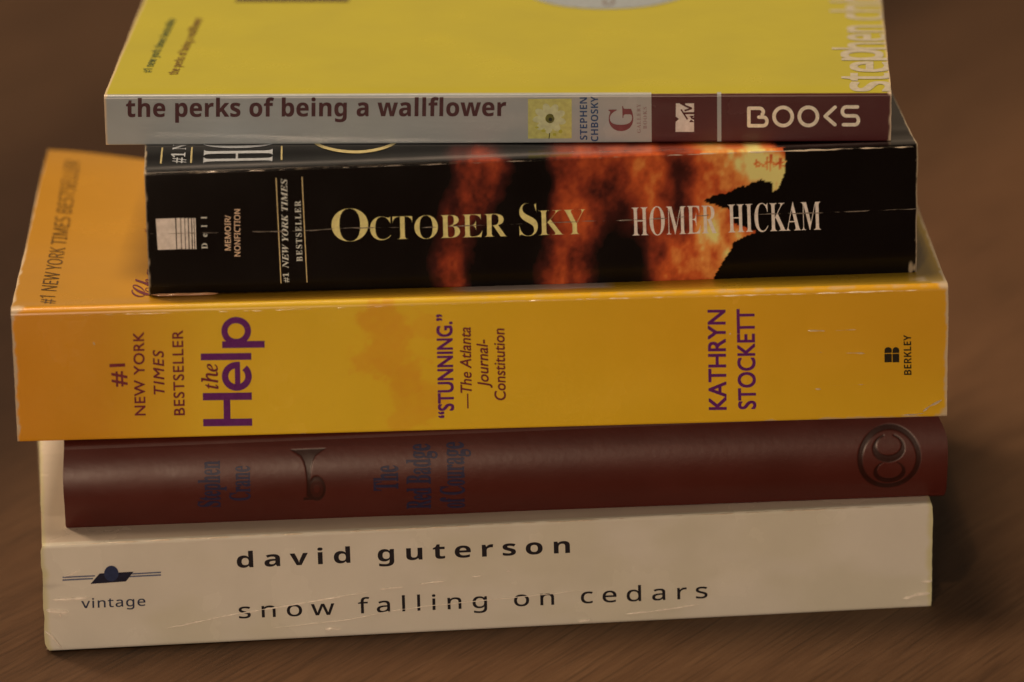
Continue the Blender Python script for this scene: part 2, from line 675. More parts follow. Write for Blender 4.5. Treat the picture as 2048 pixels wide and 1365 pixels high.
def creases(book, name, lines, col, width=.03, height=.012, rough=.22, seed=3, step=.035, gaps=.35, fade=True):
    """raised, cracked fold lines in the laminate; each line is a list of photograph points"""
    if len(lines) > 1:
        return [creases(book, name, [ln], col, width, height, rough, seed + i, step, gaps, fade) for i, ln in enumerate(lines)]
    rs = np.random.RandomState(seed)
    V, F = [], []
    for ln in lines:
        if isinstance(ln, dict):
            w0, h0, gp, pts = ln.get('w', width), ln.get('w', width) * .95, ln.get('gaps', gaps), ln['p']
        else:
            w0, h0, gp, pts = width, width * .95, gaps, ln
        Q = np.array([book.hit(*p) for p in pts])
        if Q[-1, 0] < Q[0, 0]:
            Q = Q[::-1]
        seg = np.linalg.norm(np.diff(Q, axis=0), axis=1)
        cum = np.concatenate([[0], np.cumsum(seg)])
        n = max(4, int(cum[-1] / step))
        t = np.linspace(0, cum[-1], n)
        X, Z = np.interp(t, cum, Q[:, 0]), np.interp(t, cum, Q[:, 1])
        nz = fbm(t * 4, t * 0 + rs.rand() * 90, seed, 3)
        wv = w0 * .85 * np.clip((nz - gp) / .3, .01, 1.3)
        if fade:
            wv = wv * np.minimum(1, np.minimum(t, cum[-1] - t) / max(.15 * cum[-1], 1e-6) + .15)
        Z = Z + .012 * (vnoise(t * 6, t * 0 + rs.rand() * 50, seed) - .5)
        D = np.stack([np.gradient(X), np.gradient(Z)], 1)
        D /= np.linalg.norm(D, axis=1, keepdims=True)
        prof = [(-.5, -.15), (-.42, .9), (-.1, .75), (.25, .32), (.5, -.15)]
        base = len(V)
        for i in range(n):
            for a, hh in prof:
                x, z = X[i] - D[i, 1] * a * wv[i], Z[i] + D[i, 0] * a * wv[i]
                y = float(book.front(x, z)) - .005 - hh * h0 * 1.0 * min(1.0, wv[i] / (w0 * .85))
                V.append((x * CM, (y - .004) * CM, z * CM))
        m_ = len(prof)
        for i in range(n - 1):
            for j in range(m_ - 1):
                a = base + i * m_ + j
                F.append((a, a + 1, a + m_ + 1, a + m_))
    me = bpy.data.meshes.new(name)
    me.from_pydata(V, [], F)
    me.polygons.foreach_set('use_smooth', [True] * len(F))
    bm = bmesh.new()
    bm.from_mesh(me)
    bmesh.ops.delete(bm, geom=[v for v in bm.verts if not v.link_faces], context='VERTS')
    bm.normal_update()
    for f in bm.faces:
        if f.normal.y > 0:
            f.normal_flip()
    bm.to_mesh(me)
    bm.free()
    return link(name, me, book.spine, ink_material('cracked_laminate', col, rough * .7, .8))


# ------------------------------------------------------------------ table
def build_table():
    bm = bmesh.new()
    s = 2.4
    bmesh.ops.create_cube(bm, size=1)
    for v in bm.verts:
        v.co = (v.co.x * s * 1.3, v.co.y * s + .45, v.co.z * .03 - .015)
    bmesh.ops.bevel(bm, geom=bm.edges[:], offset=.004, segments=2, affect='EDGES')
    me = bpy.data.meshes.new('table_top')
    bm.to_mesh(me)
    bm.free()
    mt = bpy.data.materials.new('brown_wood')
    mt.use_nodes = True
    nt, n, l = nodes_of(mt)
    b = n['Principled BSDF']
    tc = n.new('ShaderNodeTexCoord')

    def noise(scale, stretch, detail, rough=.55, dist=0.):
        mp = n.new('ShaderNodeMapping')
        mp.inputs['Rotation'].default_value = (0, 0, math.radians(-57))
        l.new(tc.outputs['Object'], mp.inputs[0])
        m2 = n.new('ShaderNodeMapping')
        m2.inputs['Scale'].default_value = stretch
        l.new(mp.outputs[0], m2.inputs[0])
        z = n.new('ShaderNodeTexNoise')
        z.inputs['Scale'].default_value = scale
        z.inputs['Detail'].default_value = detail
        z.inputs['Roughness'].default_value = rough
        z.inputs['Distortion'].default_value = dist
        l.new(m2.outputs[0], z.inputs['Vector'])
        return z
    fine = noise(900, (.07, 1, 1), 6, .65, .3)
    mid = noise(190, (.08, 1, 1), 4, .5, .4)
    big = noise(9, (.25, 1, 1), 3)
    pore = noise(900, (.03, 1, 1), 2)
    ramp = n.new('ShaderNodeValToRGB')
    e = ramp.color_ramp.elements
    e[0].position, e[0].color = .33, (.037, .0195, .0096, 1)
    e[1].position, e[1].color = .68, (.108, .063, .0345, 1)
    k = ramp.color_ramp.elements.new(.5)
    k.color = (.074, .040, .021, 1)

    def add(a, b_, wa, wb):
        m1 = n.new('ShaderNodeMath'); m1.operation = 'MULTIPLY'; m1.inputs[1].default_value = wa; l.new(a, m1.inputs[0])
        m2 = n.new('ShaderNodeMath'); m2.operation = 'MULTIPLY_ADD'; m2.inputs[1].default_value = wb
        l.new(b_, m2.inputs[0]); l.new(m1.outputs[0], m2.inputs[2])
        return m2.outputs[0]
    s1 = add(fine.outputs['Fac'], mid.outputs['Fac'], .40, .27)
    s2 = add(s1, big.outputs['Fac'], 1.0, .33)
    l.new(s2, ramp.inputs[0])
    pr = n.new('ShaderNodeMapRange')
    pr.inputs[1].default_value, pr.inputs[2].default_value = .34, .44
    pr.inputs[3].default_value, pr.inputs[4].default_value = .70, 1
    l.new(pore.outputs['Fac'], pr.inputs[0])
    vm = n.new('ShaderNodeVectorMath'); vm.operation = 'SCALE'
    # tone ramp across the grain paints in shade at back left, light in front
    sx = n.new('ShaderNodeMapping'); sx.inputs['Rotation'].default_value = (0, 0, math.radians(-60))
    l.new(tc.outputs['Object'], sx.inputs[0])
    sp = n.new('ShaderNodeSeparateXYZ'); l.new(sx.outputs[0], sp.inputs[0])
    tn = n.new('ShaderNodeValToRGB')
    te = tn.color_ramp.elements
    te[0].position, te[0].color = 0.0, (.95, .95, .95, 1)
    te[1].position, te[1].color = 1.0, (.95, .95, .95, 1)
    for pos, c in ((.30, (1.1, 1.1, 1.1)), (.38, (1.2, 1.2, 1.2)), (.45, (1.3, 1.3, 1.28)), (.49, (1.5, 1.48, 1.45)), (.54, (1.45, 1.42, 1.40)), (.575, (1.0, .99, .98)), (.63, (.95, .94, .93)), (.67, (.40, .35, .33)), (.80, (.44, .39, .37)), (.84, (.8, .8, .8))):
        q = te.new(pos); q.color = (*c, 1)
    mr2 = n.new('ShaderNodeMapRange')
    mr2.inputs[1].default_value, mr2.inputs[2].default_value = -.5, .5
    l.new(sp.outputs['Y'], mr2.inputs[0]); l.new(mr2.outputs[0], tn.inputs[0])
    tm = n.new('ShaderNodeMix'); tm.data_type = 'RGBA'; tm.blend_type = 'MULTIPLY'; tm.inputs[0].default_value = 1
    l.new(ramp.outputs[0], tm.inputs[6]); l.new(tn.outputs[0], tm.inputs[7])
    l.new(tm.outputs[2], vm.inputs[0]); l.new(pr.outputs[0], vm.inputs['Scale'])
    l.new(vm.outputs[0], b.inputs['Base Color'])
    b.inputs['Roughness'].default_value = .55
    b.inputs['Specular IOR Level'].default_value = .14
    bp = n.new('ShaderNodeBump')
    bp.inputs['Strength'].default_value = .25
    bp.inputs['Distance'].default_value = .0005
    l.new(fine.outputs['Fac'], bp.inputs['Height'])
    l.new(bp.outputs[0], b.inputs['Normal'])
    o = link('table_top', me, None, mt)
    o['label'] = 'brown wooden table top with diagonal grain under the stack of books'
    o['category'] = 'table'
    o['kind'] = 'structure'


build_table()

# =================================================================== the five books, bottom to top
pages = page_material('cut_pages', (.55, .46, .33))

# ---- bottom: white paperback ------------------------------------------------
snow = Book('paperback_book', 'cream white paperback with black spaced lettering, lying on the wooden table under the other four',
            -.5688, -.9037, 0, -.0891, 19.75, 2.5, 13.2, tilt=-.0024, rt=.07, rb=.09, wob=.03, seed=2)
snow.corners((80, 1092), (1863, 1007), (92, 1305), (1866, 1215))
snow.zl, snow.zr = (snow.zl[0] * .5, snow.zl[1]), (snow.zr[0] * .5, snow.zr[1])
snow.rag = .03
snow.endshift = lambda q, sg: -np.where(sg < 0, .10, .02) * sstep(.10, -.02, q) ** 1.5 - .05 * sstep(.95, 1.03, q)
snow.hinge = lambda x, d: .03 * sstep(0, .5, d)
SN = ink(160, 137, 108)
SNT = np.array([.66, .62, .56])
YEL = ink(150, 128, 80)


def snow_spine(x, z, d):
    c = np.tile(SN, (len(x), 1))
    c = mixc(c, SN * np.array([.93, .93, .88]), sstep(.45, .7, fbm(x * .4, z * .6, 4)))
    e = snow.L / 2 - np.abs(x)
    c = mixc(c, YEL, .8 * sstep(.16, .02, e + .12 * (fbm(x * 3, z * 4, 8) - .5)))
    c = mixc(c, SN * .62, .5 * sstep(.68, .78, fbm(x * .5 + 9, z * 3, 18)) * sstep(.6, .1, e))
    return c


def snow_top(x, z, d):
    c = np.tile(SNT, (len(x), 1))
    c = mixc(c, np.array([.20, .26, .36]), .75 * sstep(3.0, 4.6, x) * sstep(6.6, 5.4, x) * sstep(.35, .8, d))
    e = snow.L / 2 - np.abs(x)
    c = mixc(c, YEL * .9, .7 * sstep(.12, .02, e + .08 * (fbm(x * 3, d * 2, 5) - .5)))
    return c


gloss = print_material('glossy_card', rough=.24, spec=.4, mottle=.04)
build_cover(snow, gloss, snow_spine, snow_top)
page_block(snow, pages)
BLK = ink(26, 20, 18)
lettering(snow, 'author_lettering', 'david guterson', 'sb', (474, 1136), (1140, 1106), 31, BLK, aspect=1.48)
lettering(snow, 'title_lettering', 'snow falling on cedars', 's', (478, 1237), (1415, 1196), 30, BLK, aspect=1.42, weight=.006)
lettering(snow, 'publisher_name', 'vintage', 's', (163, 1216.5), (291, 1211.5), 18.5, ink(35, 35, 42), aspect=1.3, weight=.008)
NAVY = ink(32, 34, 46)
LOGO = ink(70, 66, 70)
marks(snow, 'publisher_emblem', [[(125, 1153.8), (190, 1150.6), (190, 1153.2), (125, 1156.4)], [(125, 1159), (186, 1156), (186, 1158.8), (125, 1162)],
                                 [(262, 1146.8), (322, 1143.6), (322, 1146.2), (262, 1149.4)], [(260, 1152), (322, 1148.8), (322, 1151.6), (259, 1154.8)]], LOGO)
marks(snow, 'publisher_emblem', [[(181, 1168), (252, 1163), (267, 1143.6), (199, 1147.2)]], ink(22, 20, 26), eps=.012)
marks(snow, 'publisher_emblem', [ell(222.6, 1147, 14.5, 15.5, 0, 345, 24)], NAVY, eps=.016)
WCR = np.array([.95, .92, .85])
creases(snow, 'fold_crease', [[(330, 1257), (453, 1231), (575, 1211), (698, 1190), (735, 1184)],
                              {'p': [(759, 1178), (806, 1174)], 'gaps': .15}, {'p': [(838, 1168), (891, 1161)], 'gaps': .2},
                              {'p': [(944, 1153), (964, 1151)], 'gaps': .1}, {'p': [(1012, 1142), (1022, 1141)], 'gaps': .1}], WCR, .028, .008, gaps=.15)
creases(snow, 'fold_crease', [{'p': [(545, 1256), (698, 1239), (770, 1224), (855, 1212), (958, 1202), (1077, 1190), (1187, 1178)], 'gaps': .05},
                              {'p': [(1251, 1228), (1300, 1223), (1350, 1216), (1399, 1208)], 'gaps': .12, 'w': .028}], WCR, .015, .013, seed=5)
creases(snow, 'fold_crease', [{'p': [(104, 1199), (116, 1199), (140, 1198), (178, 1194)], 'gaps': .1, 'w': .05},
                              {'p': [(92, 1220), (104, 1221), (125, 1223.5), (138, 1223)], 'gaps': .0, 'w': .07, 'h': .02},
                              {'p': [(119, 1231), (123, 1232)], 'gaps': .0}, {'p': [(650, 1259), (665, 1257), (682, 1258)], 'gaps': .0, 'w': .05},
                              {'p': [(1805, 1197), (1818, 1194), (1834, 1189), (1860, 1186)], 'gaps': .0, 'w': .05, 'h': .02},
                              {'p': [(1842, 1163), (1864, 1162)], 'gaps': .1}, {'p': [(90, 1262), (104, 1272), (124, 1296)], 'gaps': .2},
                              {'p': [(1155, 1242), (1180, 1239)], 'gaps': .1}, {'p': [(128, 1154), (160, 1140)], 'gaps': .5}], WCR, .04, .016, seed=11)
creases(snow, 'scuffed_edge', [{'p': [(95, 1091.5), (500, 1072), (1000, 1049), (1400, 1030), (1850, 1010)], 'gaps': .36}], np.array([.8, .74, .62]), .028, .012, seed=21)

# ---- second: dark red hardback ----------------------------------------------
red = Book('hardback_book', 'dark red hardback with rounded spine, stamped horn and faded blue lettering', -.1518, -.12, 2.41, -.058, 19.42, 2.10, 13.0,
           tilt=.0006, rt=.20, rb=.12, th=.09, bulge=.38, wob=.006, seed=4)
red.zl = (.02, 2.19)
red.zr = (.02, 2.22)
print('snow top', snow.zt(-9), snow.zt(9), 'hlp')
red.endshift = lambda q, sg: -np.where(sg > 0, .24, .05) * sstep(.6, 1.04, q) ** 1.5 - np.where(sg > 0, .05, .11) * sstep(.12, -.02, q) ** 1.5
_c0 = red.hit(126, 960)
_c1 = red.hit(1895, 940)
red.T = red.T + red.R @ np.array([(_c0[0] + _c1[0]) / 2, 0, 0])
red.root.location = tuple(red.T * CM)
red.L = _c1[0] - _c0[0]
raf = red.art_frame()


def seg_d(px, py, a, b):
    ax, ay = a
    bx, by = b
    t = np.clip(((px - ax) * (bx - ax) + (py - ay) * (by - ay)) / ((bx - ax) ** 2 + (by - ay) ** 2), 0, 1)
    return np.hypot(px - ax - t * (bx - ax), py - ay - t * (by - ay))


# emblem frame: cm on the spine around each stamp
_e0, _ex, _ez = red.hit(1778.5, 917.5), red.hit(1798.5, 917.5), red.hit(1778.5, 897.5)
_b0, _bx, _bz = red.hit(617, 960), red.hit(637, 960), red.hit(617, 940)


def stamp(x, z):
    """depth 0..1 of the blind stamping at a place of the spine"""
    x, z = np.asarray(x, float), np.asarray(z, float)
    # twin letters in a ring
    u = (x - _e0[0]) / (_ex[0] - _e0[0]) * 20
    v = -(z - _e0[1]) / (_ez[1] - _e0[1]) * 20
    rr = np.hypot(u / 65.0, v / 67.0)
    ring = sstep(1.0, .96, rr) * sstep(.80, .84, rr)
    k = 1 / 8.53

    def letter(cx, cy, rxo, ryo, icy, rxi, ryi, gap, ytop):
        cx, cy, icy = (cx - 670) * k, (cy - 660) * k, (icy - 660) * k
        o = np.hypot((u - cx) / (rxo * k), (v - cy) / (ryo * k))
        i = np.hypot((u - cx) / (rxi * k), (v - icy) / (ryi * k))
        g = sstep(gap * k - 1.5, gap * k + 1.5, np.abs(u - cx) + (v - (ytop - 660) * k) * .4 * (v > (ytop - 660) * k))
        top = (v < (cy + icy) / 2 - 4)
        return sstep(1.0, .94, o) * sstep(.94, 1.02, i) * np.where(top, g, 1)
    em = np.maximum(ring, np.maximum(letter(662, 490, 290, 245, 440, 215, 165, 75, 300), letter(680, 905, 285, 212, 868, 215, 160, 120, 745)))
    # the horn
    a = (x - _b0[0]) / (_bx[0] - _b0[0]) * 20
    b = -(z - _b0[1]) / (_bz[1] - _b0[1]) * 20
    vb = [-59, -54, -46, -36, -22, 0, 14, 36]
    wb = [37, 28, 15, 9, 5.5, 3.7, 3.3, 3.3]
    half = np.interp(b, vb, wb)
    bell = sstep(half + .8, half - .8, np.abs(a - np.interp(b, [-59, -20, 36], [1, .5, -1.5]))) * (b > -59) * (b < 36)
    o = np.hypot((a - 16) / 18.5, (b - 20) / 28.0)
    loop = sstep(1.0, .93, o) * (.62 + .38 * sstep(.66, .74, o)) * (1 - .7 * sstep(.36, .28, o))
    foot = sstep(4, 2.5, np.abs(b - 41)) * sstep(16, 13, np.abs(a - 3))
    pipe = sstep(5, 3.5, np.abs(a - 3)) * (b > 30) * (b < 42)
    return np.maximum(em, np.maximum(np.maximum(bell, loop), np.maximum(foot, pipe)))


red.relief = lambda x, z: .007 * stamp(x, z)
RD = np.array([.088, .017, .013])


def red_col(x, z, d):
    c = np.tile(RD, (len(x), 1))
    c = mixc(c, RD * .92, sstep(.4, .7, fbm(x * .6, z * 1.5, 3)))
    s = np.where(d < .05, stamp(x, z), 0)
    return mixc(c, RD * .28, .95 * s)


leather = print_material('red_leatherette', rough=.36, spec=.40, grain=90, bump=.08, mottle=.04)
_xe = list(np.arange(_e0[0] - .85, _e0[0] + .85, .018)) + list(np.arange(_b0[0] - .5, _b0[0] + .5, .018))
build_cover(red, leather, red_col, red_col, xbreaks=_xe, xstep=.2, zstep=.02, zfine=.02, lip=.3)
page_block(red, pages, inset=.35, yin=.1)
BLU = np.array([.026, .026, .075])
for nm, tx, a, b_, h in (('author_lettering', 'Stephen', (440, 1014), (439, 922), 43), ('author_lettering', 'Crane', (500, 1001), (499, 932), 40),
                         ('title_lettering', 'The', (796, 981), (795, 931), 48), ('title_lettering', 'Red Badge', (861, 1017), (859, 888), 47),
                         ('title_lettering', 'of Courage', (928, 1016), (926, 884), 47)):
    lettering(red, nm, tx, 'b', a, b_, h, BLU, cell=(.15, .08), rough=.4, spec=.25, weight=.012)

# ---- third: orange-yellow paperback -----------------------------------------
hlp = Book('paperback_book', 'thick orange yellow paperback with purple lettering set upright along its spine', -.6583, -.6147, 4.602, -.033, 20.36, 2.985, 10.9,
           tilt=-.0021, rt=.12, rb=.06, wob=.02, seed=6)
hlp.corners((22, 622), (1893, 572), (35, 885), (1898, 834))
hlp.zl = (max(hlp.zl[0], .0), hlp.zl[1])


def hlp_hinge(x, d):
    ridge = .03 * np.exp(-((d - .22) / .16) ** 2)
    lift = .45 * sstep(3.5, 11, d) * sstep(-6.0, -10.2, x)
    return ridge - .02 * sstep(.2, .8, d) + lift


hlp.hinge = hlp_hinge
hlp.skew = lambda d, sg: -np.where(sg < 0, .34, 0) * (d / 10.9) ** 1.6
haf = hlp.art_frame()
CH = np.array([.62, .55, .42])


def hlp_spine(x, z, d):
    q = haf(x, z)
    px, py = q[:, 0], q[:, 1]
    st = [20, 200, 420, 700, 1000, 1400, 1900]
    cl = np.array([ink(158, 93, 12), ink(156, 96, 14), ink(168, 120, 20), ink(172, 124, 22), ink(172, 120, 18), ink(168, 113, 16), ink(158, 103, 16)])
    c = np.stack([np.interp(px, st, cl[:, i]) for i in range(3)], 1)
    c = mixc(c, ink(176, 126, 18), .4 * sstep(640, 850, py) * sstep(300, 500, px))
    n1 = fbm(px / 28, py / 28, 3, 5)

    def cloud(cx, cy, rx, ry):
        return sstep(1.2, .78, np.hypot((px - cx) / rx, (py - cy) / ry) + (n1 - .5) * 1.5)
    cm = np.maximum.reduce([cloud(765, 655, 62, 45), cloud(770, 712, 66, 45), cloud(800, 750, 40, 40), .7 * cloud(830, 800, 60, 45), .6 * cloud(800, 840, 40, 25), .5 * cloud(845, 650, 40, 25)])
    c = mixc(c, ink(164, 98, 17), .62 * cm * (.6 + .6 * fbm(px / 14, py / 14, 9)))
    e = hlp.L / 2 - np.abs(x)
    ht = hlp.zt(x) - z
    hb = z - hlp.zb(x)
    nn = fbm(x * 5, z * 5 + d * 5, 12, 3) - .5
    w = sstep(.075, .03, e + nn * .12)
    w = np.maximum(w, sstep(.34, .22, np.hypot(e, hb * 1.5) + nn * .3) * (x > 0))
    w = np.maximum(w, sstep(.30, .16, np.hypot(e, (ht + .02) * 2) + nn * .2))
    w = np.maximum(w, .75 * sstep(.05, .02, hb + nn * .12 + .05 * sstep(8, 4, x)) * (x > -4))
    w = np.maximum(w, .55 * sstep(.055, .01, np.abs(ht - .02) + nn * .1 + .03) * sstep(-3, 4, x))
    return mixc(c, CH, np.clip(w, 0, 1) * .9)


def hlp_top(x, z, d):
    c = np.stack([np.interp(x, [-10, -6, 0, 6, 10], ([ink(186, 118, 24, True)[i], ink(190, 124, 27, True)[i], ink(196, 134, 28, True)[i], ink(196, 138, 28, True)[i], ink(180, 130, 34, True)[i]])) for i in range(3)], 1)
    c = mixc(c, np.array([.50, .46, .50]), .9 * sstep(-.7, -.2, x + .4 * (fbm(x * 2, d * 2, 31) - .5)) * sstep(3.0, 2.6, x) * sstep(.48, .60, d + .18 * (fbm(x * 1.6, d * 0, 33) - .5)) * sstep(1.6, 1.2, d))
    e = hlp.L / 2 - np.abs(x)
    nn = fbm(x * 5, d * 4, 14, 3) - .5
    w = np.maximum(sstep(.07, .02, e + nn * .1), sstep(.35, .22, np.hypot(e, d) + nn * .25))
    w = np.maximum(w, .8 * sstep(.2, .12, np.hypot((x - (hlp.L / 2 - .52)) * 1.2, (d - .55) * .8) + nn * .15))
    return mixc(c, CH, np.clip(w, 0, 1) * .85)


satin = print_material('satin_card', rough=.23, spec=.35, mottle=.03)
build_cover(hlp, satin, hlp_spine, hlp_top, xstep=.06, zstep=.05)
page_block(hlp, pages)
MRN = ink(84, 24, 26)
PUR = ink(72, 20, 58)
lettering(hlp, 'bestseller_note', '#1', 'r', (251.5, 773), (249.5, 727), 30, MRN, weight=.014)
lettering(hlp, 'bestseller_note', 'NEW YORK', 'r', (291, 831), (287.5, 664), 21, MRN, aspect=.98, weight=.014)
lettering(hlp, 'bestseller_note', 'TIMES', 'r', (329, 789), (327, 700), 21, MRN, aspect=.98, weight=.014, shear=.2)
lettering(hlp, 'bestseller_note', 'BESTSELLER', 'r', (369.5, 830.5), (365.5, 660.7), 21, MRN, aspect=.98, weight=.014)
lettering(hlp, 'title_lettering', 'the', 'i', (436.5, 778), (434.5, 727), 30, MRN, weight=.012)


# "Help" from geometric pen strokes: along = distance up the spine, out = height above the base line
def help_pt(a, o):
    return (504.5 - (a / 218.0) * 3.0 - o, 851.5 - a + o * .012)


def hl(pts):
    return [help_pt(a, o) for a, o in pts]


W = 14.5
P = []
P += ribbon(hl([(7, 0), (7, 49), (7, 98)]), W) + ribbon(hl([(59, 0), (59, 49), (59, 98)]), W) + ribbon(hl([(14.3, 50), (51.7, 50)]), W - 1)
P += ribbon([help_pt(99 + 22.5 * math.cos(t), 29.5 + 23.5 * math.sin(t)) for t in np.radians(np.linspace(0, 318, 40))], W - 1.5)
P += ribbon(hl([(76.5, 28), (128, 28)]), W - 4)
P += ribbon(hl([(138.5, 0), (138.5, 50), (138.5, 101)]), W - 1)
P += ribbon(hl([(162.5, -27), (162.5, 15), (162.5, 58)]), W - 1)
P += ribbon([help_pt(189.5 + 22 * math.cos(t), 29.5 + 23.5 * math.sin(t)) for t in np.radians(np.linspace(-180, 180, 48))], W - 2)
marks(hlp, 'title_lettering', P, PUR)
lettering(hlp, 'quote_lettering', '\u201cSTUNNING.\u201d', 'r', (907.5, 836), (903.5, 628.5), 30, PUR, weight=.022)
lettering(hlp, 'quote_lettering', '\u2014The Atlanta', 'r', (944, 817), (941, 654.5), 22, MRN, weight=.012, shear=.2)
lettering(hlp, 'quote_lettering', 'Journal-', 'r', (977.5, 776), (975, 679), 22, MRN, weight=.012, shear=.2)
lettering(hlp, 'quote_lettering', 'Constitution', 'r', (1011.5, 800.5), (1008.5, 657), 22, MRN, weight=.012, shear=.1)
lettering(hlp, 'author_lettering', 'KATHRYN', 'r', (1452.5, 820), (1450, 619.6), 34, PUR, weight=.018)
lettering(hlp, 'author_lettering', 'STOCKETT', 'r', (1511.5, 818.5), (1508, 617.8), 34, PUR, weight=.018)
INK = ink(30, 22, 12)
lettering(hlp, 'publisher_name', 'BERKLEY', 'sb', (1823, 750), (1822, 670), 15, INK)
PB = []
for x0, x1 in ((1769, 1783.6), (1785, 1798.5)):
    PB.append([(x0, 725), (x1, 724.6), (x1 - .3, 707.6), (x0 - .3, 708.1)])
    PB.append([(x0 - .3, 706.5), (x1 - .3, 706)] + [((x0 + x1) / 2 + (x1 - x0) / 2 * math.cos(t), 701 - 6.5 * math.sin(t)) for t in np.linspace(0, math.pi, 12)])
marks(hlp, 'publisher_emblem', PB, INK)
lettering(hlp, 'bestseller_note', '#1 NEW YORK TIMES BESTSELLER', 's', (107, 608), (160, 325), 33, ink(92, 56, 16, True), on='cover', hv=(-31, -1))
lettering(hlp, 'tagline_lettering', 'Change begins', 'script', (306, 596), (345, 390), 42, ink(104, 34, 44, True), on='cover', hv=(-46, -2))
HCR = np.array([.80, .68, .42])
creases(hlp, 'scuffed_edge', [{'p': [(1000, 603), (1300, 595), (1600, 588), (1880, 579)], 'gaps': .42, 'w': .03},
                              {'p': [(150, 631), (500, 622), (1000, 605)], 'gaps': .56, 'w': .015}], np.array([.85, .74, .5]), seed=31)
creases(hlp, 'fold_crease', [{'p': [(1615, 661), (1650, 662)], 'gaps': .25}, {'p': [(1670, 662), (1712, 659)], 'gaps': .3}, {'p': [(1625, 705), (1645, 705)], 'gaps': .2},
                             {'p': [(1680, 706), (1730, 707)], 'gaps': .35}, {'p': [(1630, 778), (1642, 779)], 'gaps': .1}, {'p': [(1458, 668), (1462, 667)], 'gaps': .0},
                             {'p': [(1640, 772), (1850, 766)], 'gaps': .62}, {'p': [(186, 684), (190, 690)], 'gaps': 0}], HCR, .03, .012, seed=37)
creases(hlp, 'fold_crease', [{'p': [(1846, 823), (1860, 812), (1872, 806), (1884, 800)], 'gaps': .2, 'w': .05, 'h': .02},
                             {'p': [(1780, 832), (1830, 829), (1850, 826)], 'gaps': .4, 'w': .03}], CH, seed=41)

# ---- fourth: black paperback ------------------------------------------------
osk = Book('paperback_book', 'thick black paperback with fiery orange picture and gold capitals on a creased spine', .517, .3363, 7.588, -.051, 16.86, 2.904, 10.7,
           tilt=-.0036, rt=.05, rb=.05, wob=.03, seed=8)
osk.corners((286, 347), (1837, 290), (301, 591), (1832, 553))
osk.zl = (max(osk.zl[0], -.02), osk.zl[1])
_ozt = lambda x: 2.904 - osk.zt(x)
osk.hinge = lambda x, d: (_ozt(x) + .0) * sstep(.25, 1.9, d) - .03 * sstep(.2, .6, d) * sstep(1.4, .8, d)
oaf = osk.art_frame()
BK = np.array([.0035, .0028, .003])


def inside(px, py, poly):
    r = np.zeros(px.shape, bool)
    n = len(poly)
    for i in range(n):
        (x0, y0), (x1, y1) = poly[i], poly[(i + 1) % n]
        if y0 == y1:
            continue
        r ^= ((y0 > py) != (y1 > py)) & (px < (x1 - x0) * (py - y0) / (y1 - y0) + x0)
    return r


SIL = [(1510, 200), (1540, 284), (1556, 300), (1561, 320), (1559, 345), (1553, 366), (1545, 379), (1536, 385), (1537, 374), (1534, 362), (1524, 362), (1514, 358),
       (1506, 361), (1497, 363), (1484, 371), (1470, 373), (1456, 379), (1444, 387), (1432, 386), (1420, 391), (1407, 395), (1402, 400), (1407, 406),
       (1424, 409), (1438, 415), (1454, 418), (1457, 430), (1463, 446), (1490, 456), (1511, 464), (1492, 470), (1476, 478), (1463, 483), (1458, 500), (1449, 515), (1440, 530),
       (1430, 546), (1424, 566), (1424, 700), (2200, 700), (2200, 200)]


